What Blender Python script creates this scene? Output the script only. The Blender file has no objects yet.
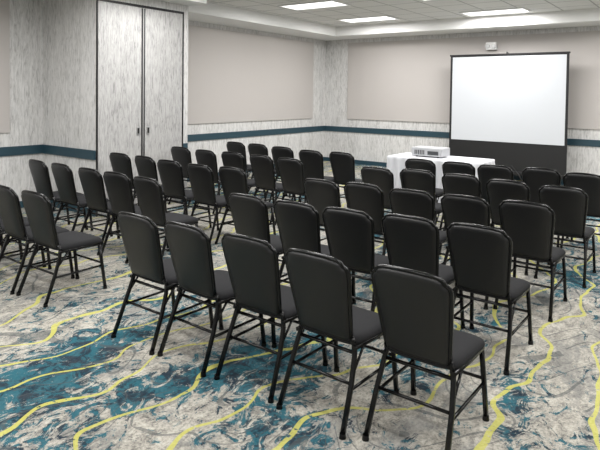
import bpy, bmesh, math, random
from mathutils import Vector, Matrix
random.seed(7)
S=bpy.context.scene
S.view_settings.view_transform='Standard'
S.view_settings.exposure=0.52
COL=S.collection
def s2l(c):
    return tuple(((x/255)/12.92 if x/255<=0.04045 else ((x/255+0.055)/1.055)**2.4) for x in c)+(1.0,)
# ---------- materials ----------
def mat(name,rgb,rough=.6,metal=0,spec=None):
    m=bpy.data.materials.new(name);m.use_nodes=True
    b=m.node_tree.nodes['Principled BSDF']
    b.inputs['Base Color'].default_value=s2l(rgb);b.inputs['Roughness'].default_value=rough;b.inputs['Metallic'].default_value=metal
    if spec is not None:b.inputs['Specular IOR Level'].default_value=spec
    return m
class NB:
    def __init__(s,m): s.t=m.node_tree;s.b=s.t.nodes['Principled BSDF']
    def n(s,ty,**k):
        nd=s.t.nodes.new(ty)
        for a,v in k.items(): setattr(nd,a,v)
        return nd
    def l(s,a,b): s.t.links.new(a,b)
    def math(s,op,a,b=None,c=None,clamp=False):
        nd=s.n('ShaderNodeMath',operation=op,use_clamp=clamp)
        for i,v in enumerate((a,b,c)):
            if v is None: continue
            if isinstance(v,(int,float)): nd.inputs[i].default_value=v
            else: s.l(v,nd.inputs[i])
        return nd.outputs[0]
    def mapping(s,scale=(1,1,1),loc=(0,0,0)):
        tc=s.n('ShaderNodeTexCoord');mp=s.n('ShaderNodeMapping')
        mp.inputs['Scale'].default_value=scale;mp.inputs['Location'].default_value=loc
        s.l(tc.outputs['Object'],mp.inputs['Vector']);return mp.outputs[0]
    def noise(s,vec,scale,detail=2,rough=.5,dist=0):
        nd=s.n('ShaderNodeTexNoise');s.l(vec,nd.inputs['Vector'])
        nd.inputs['Scale'].default_value=scale;nd.inputs['Detail'].default_value=detail
        nd.inputs['Roughness'].default_value=rough;nd.inputs['Distortion'].default_value=dist
        return nd.outputs['Fac']
    def ramp(s,fac,stops,interp='LINEAR'):
        nd=s.n('ShaderNodeValToRGB');cr=nd.color_ramp;cr.interpolation=interp
        while len(cr.elements)<len(stops): cr.elements.new(.5)
        for e,(p,c) in zip(cr.elements,stops):
            e.position=p;e.color=c if len(c)==4 else s2l(c)
        s.l(fac,nd.inputs[0]);return nd.outputs[0]
    def sstep(s,x,a,b):
        nd=s.n('ShaderNodeMapRange');nd.inputs['From Min'].default_value=a;nd.inputs['From Max'].default_value=b
        s.l(x,nd.inputs['Value']);return nd.outputs[0]
    def mix(s,fac,a,b,bt='MIX'):
        nd=s.n('ShaderNodeMix',data_type='RGBA',blend_type=bt)
        cs=[i for i in nd.inputs if i.type=='RGBA'];fs=[i for i in nd.inputs if i.type=='VALUE']
        for sock,v in ((fs[0],fac),(cs[0],a),(cs[1],b)):
            if isinstance(v,(int,float)): sock.default_value=v
            elif isinstance(v,tuple): sock.default_value=v if len(v)==4 else s2l(v)
            else: s.l(v,sock)
        return [o for o in nd.outputs if o.type=='RGBA'][0]
    def bump(s,h,strength=.2,dist=.005):
        nd=s.n('ShaderNodeBump');nd.inputs['Strength'].default_value=strength;nd.inputs['Distance'].default_value=dist
        s.l(h,nd.inputs['Height']);s.l(nd.outputs[0],s.b.inputs['Normal'])
def wallpaper(name,a,b,c):
    m=mat(name,a,.75);N=NB(m)
    n1=N.noise(N.mapping((42,42,7)),1,5,.7,.7)
    n2=N.noise(N.mapping((9,9,1.1),(3,1,2)),1,3,.6,.3)
    f=N.math('ADD',N.math('MULTIPLY',n1,.78),N.math('MULTIPLY',n2,.22))
    col=N.ramp(f,[(.37,c),(.46,b),(.55,a),(.66,tuple(min(255,x+10) for x in a))])
    N.l(col,N.b.inputs['Base Color']);N.bump(f,.15)
    return m
M_paper=wallpaper('wallpaper',(208,207,206),(194,193,192),(165,164,163))
M_doorpaper=wallpaper('door_wallpaper',(174,173,172),(160,159,158),(133,132,132))
M_rail=mat('rail_teal',(32,61,73),.5)
M_panel=mat('fabric_panel',(186,181,178),.85);N=NB(M_panel);nn=N.noise(N.mapping(),260,2);N.bump(nn,.15,.002)
N.l(N.mix(nn,(173,168,165),(188,183,180)),N.b.inputs['Base Color'])
M_white=mat('white_paint',(226,226,225),.7)
M_black=mat('black_frame',(13,13,15),.5)
M_ceil=mat('ceiling_tile',(226,225,222),.85);N=NB(M_ceil)
tc=N.n('ShaderNodeTexCoord');sx=N.n('ShaderNodeSeparateXYZ');N.l(tc.outputs['Object'],sx.inputs[0])
def gridline(o,off,w=.014,per=.61):
    f=N.math('FRACT',N.math('DIVIDE',N.math('ADD',o,off),per));return N.math('LESS_THAN',f,w*2/per)
g=N.math('MAXIMUM',gridline(sx.outputs[0],60.95),gridline(sx.outputs[1],61.0))
sp=N.noise(tc.outputs['Object'],90,3)
base=N.mix(sp,(205,204,202),(230,229,227))
N.l(N.mix(g,base,(165,165,163)),N.b.inputs['Base Color'])
# carpet
M_car=mat('carpet',(170,166,158),.95,0,.1);N=NB(M_car)
tc=N.n('ShaderNodeTexCoord');O=tc.outputs['Object'];sx=N.n('ShaderNodeSeparateXYZ');N.l(O,sx.inputs[0])
fine=N.noise(O,60,5,.8);med=N.noise(N.mapping((1,.6,1)),14,6,.8,.7)
fm=N.math('ADD',N.math('MULTIPLY',fine,.45),N.math('MULTIPLY',med,.55))
base=N.ramp(fm,[(.38,(84,83,81)),(.45,(130,127,121)),(.52,(164,160,151)),(.62,(188,184,174))])
wash=N.noise(N.mapping((1,.6,1),(5,3,0)),2.6,6,.72,1.0)
base=N.mix(N.math('MULTIPLY',N.sstep(wash,.50,.58),.6),base,N.mix(fine,(84,86,87),(140,139,136)))
dv=N.n('ShaderNodeVectorMath',operation='DISTANCE');N.l(O,dv.inputs[0]);dv.inputs[1].default_value=(-3.0,1.8,0)
near=N.sstep(dv.outputs['Value'],3.0,.8)
low=N.noise(N.mapping((1,.5,1),(1.7,2.3,0)),1.1,2,.5,.6)
hi=N.noise(N.mapping((1,.7,1),(9,1,0)),7,8,.8,1.8)
tm=N.math('ADD',N.math('ADD',N.math('MULTIPLY',low,.85),N.math('MULTIPLY',hi,1.25)),N.math('MULTIPLY',near,.05))
tmask=N.sstep(tm,1.10,1.13)
teal=N.mix(N.sstep(N.noise(O,8,6,.8,.8),.44,.54),(10,34,50),(24,86,100))
c1=N.mix(N.math('MULTIPLY',tmask,.93),base,teal)
cn=N.noise(N.mapping((1,.6,1),(4,4,0)),1.3,1,.4,.5)
fr=N.math('FRACT',N.math('MULTIPLY',cn,16))
thin=N.math('LESS_THAN',N.math('ABSOLUTE',N.math('SUBTRACT',fr,.5)),.05)
thin=N.math('MULTIPLY',thin,N.math('GREATER_THAN',N.noise(O,2.2,3),.46))
c2=N.mix(N.math('MULTIPLY',thin,.6),c1,(74,78,80))
w1=N.noise(N.mapping((.35,.5,1),(2,7,0)),1.1,1,.4)
w2=N.noise(N.mapping((.8,1,1),(8,2,0)),2.4,1,.4)
gg=N.math('ADD',sx.outputs[0],N.math('ADD',N.math('MULTIPLY',w1,2.2),N.math('MULTIPLY',w2,.35)))
fr=N.math('FRACT',N.math('DIVIDE',gg,.42))
yl=N.math('LESS_THAN',N.math('ABSOLUTE',N.math('SUBTRACT',fr,.5)),.034)
yl=N.math('MULTIPLY',yl,N.math('GREATER_THAN',N.noise(O,18,5,.75),.41))
yl=N.math('MULTIPLY',yl,N.math('GREATER_THAN',N.noise(N.mapping((1,.7,1),(3,9,0)),.9,1),.36))
c3=N.mix(N.math('MULTIPLY',yl,.85),c2,N.mix(fine,(156,154,72),(198,194,110)))
N.l(c3,N.b.inputs['Base Color']);N.bump(fine,.4,.006)
# ---------- geometry helpers ----------
def link(me,name,mats,loc=(0,0,0),smooth=False,parent=None):
    o=bpy.data.objects.new(name,me);COL.objects.link(o);o.location=loc
    if me.materials.__len__()==0:
        for m in mats: me.materials.append(m)
    if smooth:
        for p in me.polygons:p.use_smooth=True
    if parent:o.parent=parent
    return o
def bm_box(bm,lo,hi,mi=0,bev=0):
    r=bmesh.ops.create_cube(bm,size=1)
    vs=r['verts']
    for v in vs:
        v.co=Vector([lo[i]+(v.co[i]+.5)*(hi[i]-lo[i]) for i in range(3)])
    fs=set(f for v in vs for f in v.link_faces)
    for f in fs:f.material_index=mi
    if bev>0:
        es=list(set(e for v in vs for e in v.link_edges))
        r=bmesh.ops.bevel(bm,geom=es,offset=bev,segments=2,profile=.7,affect='EDGES')
        for f in r['faces']:f.material_index=mi
def box(name,lo,hi,m,bev=0,parent=None):
    bm=bmesh.new();bm_box(bm,lo,hi,0,bev);me=bpy.data.meshes.new(name);bm.to_mesh(me);bm.free()
    return link(me,name,[m],parent=parent)
def multi(name,boxes,mats,parent=None):
    bm=bmesh.new()
    for b in boxes: bm_box(bm,b[0],b[1],b[2],b[3] if len(b)>3 else 0)
    me=bpy.data.meshes.new(name);bm.to_mesh(me);bm.free();return link(me,name,mats,parent=parent)
def tube(bm,pts,r,mi,nseg=8,sq=False,closed=False):
    pts=[Vector(p) for p in pts];n=len(pts);rings=[];prev=None
    for i,p in enumerate(pts):
        if closed: t=(pts[(i+1)%n]-pts[i-1])
        elif i==0:t=pts[1]-p
        elif i==n-1:t=p-pts[i-1]
        else:t=(pts[i+1]-p).normalized()+(p-pts[i-1]).normalized()
        t.normalize()
        ref=Vector((0,1,0)) if prev is None else prev
        if prev is None and abs(t.dot(ref))>.9: ref=Vector((0,0,1))
        a=(ref-t*ref.dot(t)).normalized();prev=a;b=t.cross(a)
        ring=[]
        for k in range(nseg):
            an=2*math.pi*(k+.5)/nseg
            ca,sa=math.cos(an),math.sin(an)
            if sq:
                e=.35;ca=math.copysign(abs(ca)**e,ca)*.9;sa=math.copysign(abs(sa)**e,sa)*.9
            ring.append(bm.verts.new(p+a*ca*r+b*sa*r))
        rings.append(ring)
    m=n if closed else n-1
    for i in range(m):
        A=rings[i];B=rings[(i+1)%n]
        for k in range(nseg):
            f=bm.faces.new((A[k],A[(k+1)%nseg],B[(k+1)%nseg],B[k]));f.material_index=mi;f.smooth=True
    if not closed:
        for R_ in (rings[0],rings[-1]):
            f=bm.faces.new(R_);f.material_index=mi
# ---------- room ----------
XL,YB,XR,YF,H=-8.25,12.28,3.8,-3.8,3.35
PX,PY0,PY1=-6.90,4.62,6.30   # closet block that stores the folding partition
box('floor',(XL-.15,YF-.15,-.1),(XR+.15,YB+.15,0),M_car)
box('ceiling',(XL-.15,YF-.15,H),(XR+.15,YB+.15,H+.1),M_ceil)
WL=box('wall_left',(XL-.15,YF-.15,0),(XL,YB+.15,H),M_paper)
WB=box('wall_back',(XL,YB,0),(XR,YB+.15,H),M_paper)
box('wall_right',(XR,YF,0),(XR+.15,YB,H),M_paper)
box('wall_front',(XL,YF-.15,0),(XR,YF,H),M_paper)
box('wall_closet',(XL,PY0,0),(PX,PY1,H),M_paper)
DZ=3.0
multi('trim_door_frame',[((PX,PY0,0),(PX+.025,PY0+.018,DZ),0),((PX,PY1-.13,0),(PX+.025,PY1-.112,DZ),0),((PX,PY0,DZ-.02),(PX+.025,PY1-.112,DZ+.012),0)],[M_black])
mid=(PY0+PY1-.11)/2
M_steel=mat('brushed_steel',(190,190,190),.35,.9)
for i,(a,b,h) in enumerate(((PY0+.022,mid-.035,mid-.115),(mid+.035,PY1-.135,mid+.065))):
    d=box('door_%d'%(i+1),(PX+.001,a,.01),(PX+.018,b,DZ-.025),M_doorpaper,.003)
    multi('pull_handle',[((PX+.018,h,1.10),(PX+.026,h+.05,1.22),0,.004),((PX+.026,h+.014,1.12),(PX+.036,h+.036,1.20),1,.003)],[M_steel,M_black],parent=d)
multi('trim_door_astragal',[((PX,mid-.033,.01),(PX+.012,mid+.033,DZ-.03),0),((PX+.012,mid-.009,.01),(PX+.02,mid+.009,DZ-.03),1)],[M_black,M_steel])
BZ=3.126;BD=.85
multi('trim_bulkhead',[((XL,PY1,BZ),(XL+BD,YB,H),0),((XL+BD,YB-BD,BZ),(XR,YB,H),0),((PX,YF,BZ),(PX+.42,PY1,H),0),((XL,YF,BZ),(PX,PY0,H),0)],[M_white])
RZ0,RZ1=.784,.916
rt=.024
box('trim_1',(XL,PY1,RZ0),(XL+rt,YB,RZ1),M_rail,.004)
box('trim_2',(XL+rt,YB-rt,RZ0),(XR,YB,RZ1),M_rail,.004)
box('trim_3',(XL+rt,PY0-rt,RZ0),(PX,PY0,RZ1),M_rail,.004)
box('trim_4',(XL,YF,RZ0),(XL+rt,PY0,RZ1),M_rail,.004)
box('trim_5',(PX,PY1-.105,RZ0),(PX+.01,PY1,RZ1),M_rail)
for nm,lo,hi in (('baseboard_left',(XL,PY1,0),(XL+.015,YB,.1)),('baseboard_back',(XL+.015,YB-.015,0),(XR,YB,.1)),('baseboard_closet',(XL+.015,PY0-.015,0),(PX,PY0,.1)),('baseboard_front_left',(XL,YF,0),(XL+.015,PY0,.1))):
    box(nm,lo,hi,M_rail)
PZ0,PZ1=1.121,3.03
box('acoustic_panel',(XL,6.6,PZ0),(XL+.03,11.70,PZ1),M_panel,.006,WL)
box('acoustic_panel',(-7.55,YB-.03,PZ0),(1.1,YB,PZ1),M_panel,.006,WB)
box('acoustic_panel',(XL,-1.0,PZ0),(XL+.03,4.10,PZ1),M_panel,.006,WL)
eo=bpy.data.objects.new('emergency_light',None);COL.objects.link(eo);eo.location=(-3.93,YB-.085,2.81)
box('housing',(-.11,-.05,-.08),(.11,.05,.08),M_white,.015,eo)
for sx_ in(-.06,.06):
    bm=bmesh.new();r=bmesh.ops.create_cone(bm,cap_ends=True,segments=20,radius1=.035,radius2=.045,depth=.05,matrix=Matrix.Translation((sx_,-.07,.0))@Matrix.Rotation(math.pi/2,4,'X'))
    me=bpy.data.meshes.new('lamp');bm.to_mesh(me);bm.free();link(me,'lamp_head',[M_steel],parent=eo)
# troffers
M_em=bpy.data.materials.new('troffer_diffuser');M_em.use_nodes=True
nt=M_em.node_tree;nt.nodes.clear();e=nt.nodes.new('ShaderNodeEmission');e.inputs[0].default_value=(1,.99,.97,1);e.inputs[1].default_value=1.6
o_=nt.nodes.new('ShaderNodeOutputMaterial');nt.links.new(e.outputs[0],o_.inputs[0])
def troffer(x,y):
    t=multi('ceiling_light',[((-.6,-.3,-.02),(.6,-.27,.0),0),((-.6,.27,-.02),(.6,.3,0),0),((-.6,-.27,-.02),(-.57,.27,0),0),((.57,-.27,-.02),(.6,.27,0),0),((-.57,-.27,-.008),(.57,.27,0),1)],[M_white,M_em])
    t.location=(x,y,H)
    L=bpy.data.lights.new('troffer_lamp','AREA');L.shape='RECTANGLE';L.size=1.1;L.size_y=.5;L.energy=42;L.color=(1,.99,.97)
    lo=bpy.data.objects.new('troffer_lamp',L);COL.objects.link(lo);lo.location=(0,0,-.03);lo.parent=t
for x,y in [(-5.95,8.45),(-6.05,10.6),(-3.47,10.95),(-3.47,8.7),(-.6,10.5),(-.6,8.1),(-5.6,1.0),(-3.3,5.2),(-.4,5.2),(-3.0,2.0),(-.4,2.0),(-5.0,-1.2),(-2.2,-1.2),(2,8),(2,4),(1.2,-1),(-5.75,5.2),(-5.8,3.0)]:  # unseen troffers at the list's end are added to brighten the left walls
    troffer(x,y)
# ---------- projection screen ----------
so=bpy.data.objects.new('projection_screen',None);COL.objects.link(so);so.location=(-3.515,11.87,0)
M_scr=mat('screen_fabric',(192,195,200),.8)
box('border',(-1.186,-.004,.20),(1.186,.004,2.60),M_black,0,so)
box('viewing_surface',(-1.138,-.009,.80),(1.138,-.004,2.566),M_scr,0,so)
box('top_bar',(-1.2,-.02,2.585),(1.2,.02,2.62),M_black,.006,so)
box('roller_case',(-1.22,-.035,.14),(1.22,.045,.22),M_black,.015,so)
bm=bmesh.new()
tube(bm,[(0,.08,.10),(0,.08,2.64)],.018,0)
tube(bm,[(0,.08,2.63),(0,.02,2.65),(0,0,2.61)],.01,0)
for an in (90,210,330):
    a=math.radians(an);k=.22 if an==90 else .5
    tube(bm,[(0,.08,.45),(k*.7*math.cos(a),.08+k*.7*math.sin(a),.2),(k*math.cos(a),.08+k*math.sin(a),.012)],.011,0)
me=bpy.data.meshes.new('tripod');bm.to_mesh(me);bm.free();link(me,'tripod_stand',[M_black],parent=so)
# ---------- table ----------
M_cloth=mat('white_linen',(204,205,210),.8);N=NB(M_cloth);N.bump(N.noise(N.mapping(),300,1),.1,.001)
bm=bmesh.new()
def rr(hx,hy,r,n=200):
    pts=[];L=[2*(hx-r),2*(hy-r)];arc=math.pi/2*r;per=2*L[0]+2*L[1]+4*arc
    for i in range(n):
        d=per*i/n;c=[(L[0],'s',(-hx+r,-hy),(1,0)),(arc,'a',(hx-r,-hy+r),-90),(L[1],'s',(hx,-hy+r),(0,1)),(arc,'a',(hx-r,hy-r),0),(L[0],'s',(hx-r,hy),(-1,0)),(arc,'a',(-hx+r,hy-r),90),(L[1],'s',(-hx,hy-r),(0,-1)),(arc,'a',(-hx+r,-hy+r),180)]
        for ln,ty,p,q in c:
            if d<=ln+1e-9:
                if ty=='s': pts.append((p[0]+q[0]*d,p[1]+q[1]*d,(q[1],-q[0])))
                else:
                    an=math.radians(q)+d/r;pts.append((p[0]+r*math.cos(an),p[1]+r*math.sin(an),(math.cos(an),math.sin(an))))
                break
            d-=ln
    return pts
base=rr(.76,.38,.05,240);rings=[]
for z,off,am in [(.752,-.03,0),(.75,-.006,0),(.74,.004,0),(.70,.008,.010),(.5,.014,.028),(.25,.022,.04),(.015,.03,.048)]:
    ring=[]
    for i,(x,y,nn_) in enumerate(base):
        w=am*(math.sin(i*2*math.pi/240*26+1.5*math.sin(i*.11)))
        ring.append(bm.verts.new((x+nn_[0]*(off+w),y+nn_[1]*(off+w),z)))
    rings.append(ring)
for A,B in zip(rings,rings[1:]):
    for k in range(240): bm.faces.new((A[k],B[k],B[(k+1)%240],A[(k+1)%240]))
bm.faces.new(rings[0])
bmesh.ops.recalc_face_normals(bm,faces=bm.faces)
me=bpy.data.meshes.new('table');bm.to_mesh(me);bm.free()
tb=link(me,'draped_table',[M_cloth],(-3.55,8.6,0),True)
po=bpy.data.objects.new('video_projector',None);COL.objects.link(po);po.location=(-3.72,8.62,.753);
M_pj=mat('projector_plastic',(180,181,184),.4);M_vent=mat('vent_grey',(60,62,65),.6);M_lens=mat('lens_glass',(15,18,25),.08)
box('body',(-.26,-.17,.015),(.26,.17,.15),M_pj,.02,po)
for i in range(6): box('vent_%d'%i,(-.2+i*.03,-.174,.04),(-.185+i*.03,-.165,.11),M_vent,0,po)
for x_ in(-.18,.18):
    for y_ in(-.12,.12): box('foot',(x_-.015,y_-.015,0),(x_+.015,y_+.015,.02),M_vent,0,po)
box('port_panel',(.02,-.174,.04),(.2,-.165,.10),M_vent,.002,po)
bm=bmesh.new();bmesh.ops.create_cone(bm,cap_ends=True,segments=28,radius1=.045,radius2=.05,depth=.05,matrix=Matrix.Translation((.1,.18,.075))@Matrix.Rotation(math.pi/2,4,'X'))
me=bpy.data.meshes.new('lens');bm.to_mesh(me);bm.free();link(me,'lens',[M_lens],parent=po)
# ---------- banquet chair ----------
M_frame=mat('chair_frame_black',(18,18,19),.2,.4)
M_vinyl=mat('chair_back_vinyl',(15,15,17),.38,0,.5);N=NB(M_vinyl);nv=N.noise(N.mapping(),260,3);N.bump(nv,.45,.003)
N.l(N.mix(nv,(9,9,10),(21,21,23)),N.b.inputs['Base Color'])
M_seat=mat('chair_seat_fabric',(50,50,52),.85,0,.2);N=NB(M_seat);nv=N.noise(N.mapping(),260,3);N.bump(nv,.35,.003)
N.l(N.mix(nv,(24,24,26),(44,44,46)),N.b.inputs['Base Color'])
def build_chair():
    bm=bmesh.new()
    def yb(z,x=0):
        t=(z-.44)/.48
        return .125-.125*t-.018*(1-min(1,(x/.21)**2))
    half=[(.0,.443),(.10,.441),(.156,.443),(.169,.456),(.175,.52),(.184,.60),(.192,.68),(.199,.75),(.203,.79),(.205,.825),(.204,.846),(.200,.861),(.191,.870),(.182,.875),(.177,.884),(.170,.894),(.157,.902),(.135,.908),(.10,.912),(.05,.915),(0,.916)]
    outl=[(x,z) for x,z in half]+[(-x,z) for x,z in half[-2:0:-1]]
    cx,cz=0,.69;n=len(outl)
    def ring(s,dy):
        r=[]
        for x,z in outl:
            vx,vz=x-cx,z-cz;d=math.hypot(vx,vz);k=max(.0,(d-s)/d)
            X=cx+vx*k;Z=cz+vz*k
            r.append(bm.verts.new((X,yb(Z,X)+dy,Z)))
        return r
    seq=[ring(.13,-.024),ring(.08,-.023),ring(.04,-.021),ring(.018,-.017),ring(.006,-.008),ring(.004,.004),ring(.008,.018),ring(.02,.03),ring(.05,.040),ring(.10,.044)]
    for A,B in zip(seq,seq[1:]):
        for k in range(n):
            f=bm.faces.new((A[k],A[(k+1)%n],B[(k+1)%n],B[k]));f.material_index=1;f.smooth=True
    for A,inv in((seq[0],1),(seq[-1],0)):
        f=bm.faces.new(A[::-1] if inv else A);f.material_index=1;f.smooth=True
    up=[(x,yb(z,x)+.002,z) for x,z in half[3:]]
    loop=up+[(-x,y,z) for x,y,z in up[-2::-1]]
    tube(bm,loop,.0115,0,8)
    for s in(-1,1):
        tube(bm,[(s*.169,yb(.46,.169),.47),(s*.176,.133,.43),(s*.188,.120,.37),(s*.2,.075,.24),(s*.210,-.015,.012)],.0135,0,8,True)
        tube(bm,[(s*.19,.11,.415),(s*.2,.30,.415),(s*.197,.50,.412)],.012,0,8,True)
        tube(bm,[(s*.195,.485,.415),(s*.204,.505,.25),(s*.212,.535,.012)],.0135,0,8,True)
        tube(bm,[(s*.2035,.065,.215),(s*.2035,.507,.215)],.009,0,8)
        for y_ in(-.015,.535):
            bmesh.ops.create_cone(bm,cap_ends=True,segments=10,radius1=.019,radius2=.016,depth=.026,matrix=Matrix.Translation((s*.211,y_,.013)))
        tube(bm,[(s*.199,.092,.29),(s*.198,.19,.405)],.008,0,6)
    for y_,z_ in((.075,.24),(.505,.24)): tube(bm,[(-.2,y_,z_),(.2,y_,z_)],.009,0,8)
    tube(bm,[(-.185,.125,.385),(.185,.125,.385)],.010,0,8)
    tube(bm,[(-.19,.485,.41),(.19,.485,.41)],.010,0,8)
    def sring(k,z):
        r=[];N_=48
        for i in range(N_):
            a=2*math.pi*i/N_;e=.32
            ca,sa=math.cos(a),math.sin(a)
            x=math.copysign(abs(ca)**e,ca)*(.222-k);y=math.copysign(abs(sa)**e,sa)*(.215-k)
            wid=1-.08*(.5-(y/.43))
            zz_=z-(.018*max(0,(y-.10)/.115)**2 if z>.43 else 0)
            r.append(bm.verts.new((x*wid,.325+y,zz_)))
        return r
    R_=[sring(.02,.418),sring(.004,.424),sring(0,.437),sring(.003,.452),sring(.014,.466),sring(.035,.474),sring(.08,.479),sring(.14,.481)]
    for A,B in zip(R_,R_[1:]):
        for k in range(48):
            f=bm.faces.new((A[k],A[(k+1)%48],B[(k+1)%48],B[k]));f.material_index=2;f.smooth=True
    f=bm.faces.new(R_[0][::-1]);f.material_index=0
    f=bm.faces.new(R_[-1]);f.material_index=2;f.smooth=True
    bmesh.ops.recalc_face_normals(bm,faces=bm.faces)
    for v in bm.verts: v.co.z*=.982
    me=bpy.data.meshes.new('banquet_chair');bm.to_mesh(me);bm.free()
    for m in(M_frame,M_vinyl,M_seat): me.materials.append(m)
    return me
CH=build_chair()
pos="""-6.47,2.45 -5.97,2.47 -5.47,2.44 -4.97,2.43 -4.48,2.44 -3.15,2.43 -2.67,2.44 -2.16,2.46 -1.66,2.43 -1.14,2.48
-6.52,3.58 -6.01,3.58 -5.42,3.56 -4.95,3.56 -4.44,3.54 -3.07,3.47 -2.58,3.48 -2.13,3.51 -1.67,3.58 -1.20,3.61
-6.48,4.71 -5.94,4.70 -5.37,4.62 -4.80,4.58 -4.35,4.65 -3.08,4.56 -2.64,4.62 -2.14,4.60 -1.66,4.62 -1.18,4.67
-6.56,5.86 -5.96,5.80 -5.48,5.86 -4.93,5.84 -4.42,5.81 -3.12,5.76 -2.68,5.90 -2.16,5.86 -1.64,5.75 -1.12,5.70
-6.58,7.11 -6.07,7.09 -5.46,6.97 -4.82,6.84 -4.33,6.92 -3.10,6.90 -2.59,6.92 -2.13,6.92 -1.62,7.00 -1.14,6.86""".split()
P=[tuple(map(float,p.split(','))) for p in pos]
for x,y in P:
    o=link(CH,'banquet_chair',[],(x-.03,y,0));o.rotation_euler[2]=math.radians(random.uniform(-2.5,2.5))
# ---------- camera ----------
f,psi,pit,roll,Hc,cy=567.4,.6352,.03,.0132,1.734,111.0
F=Vector((-math.sin(psi)*math.cos(pit),math.cos(psi)*math.cos(pit),-math.sin(pit)))
Rt=Vector((math.cos(psi),math.sin(psi),0));U=Rt.cross(F)
R2=Rt*math.cos(roll)+U*math.sin(roll);U2=-Rt*math.sin(roll)+U*math.cos(roll)
cd=bpy.data.cameras.new('camera');cd.sensor_width=36;cd.lens=36*f/600;cd.shift_y=-(225-cy)/600
co=bpy.data.objects.new('camera',cd);COL.objects.link(co)
mw=Matrix((( R2.x,U2.x,-F.x,0),(R2.y,U2.y,-F.y,0),(R2.z,U2.z,-F.z,Hc),(0,0,0,1)));co.matrix_world=mw
S.camera=co
w=bpy.data.worlds.new('world');S.world=w;w.use_nodes=True;w.node_tree.nodes['Background'].inputs[0].default_value=(.8,.8,.8,1);w.node_tree.nodes['Background'].inputs[1].default_value=.3
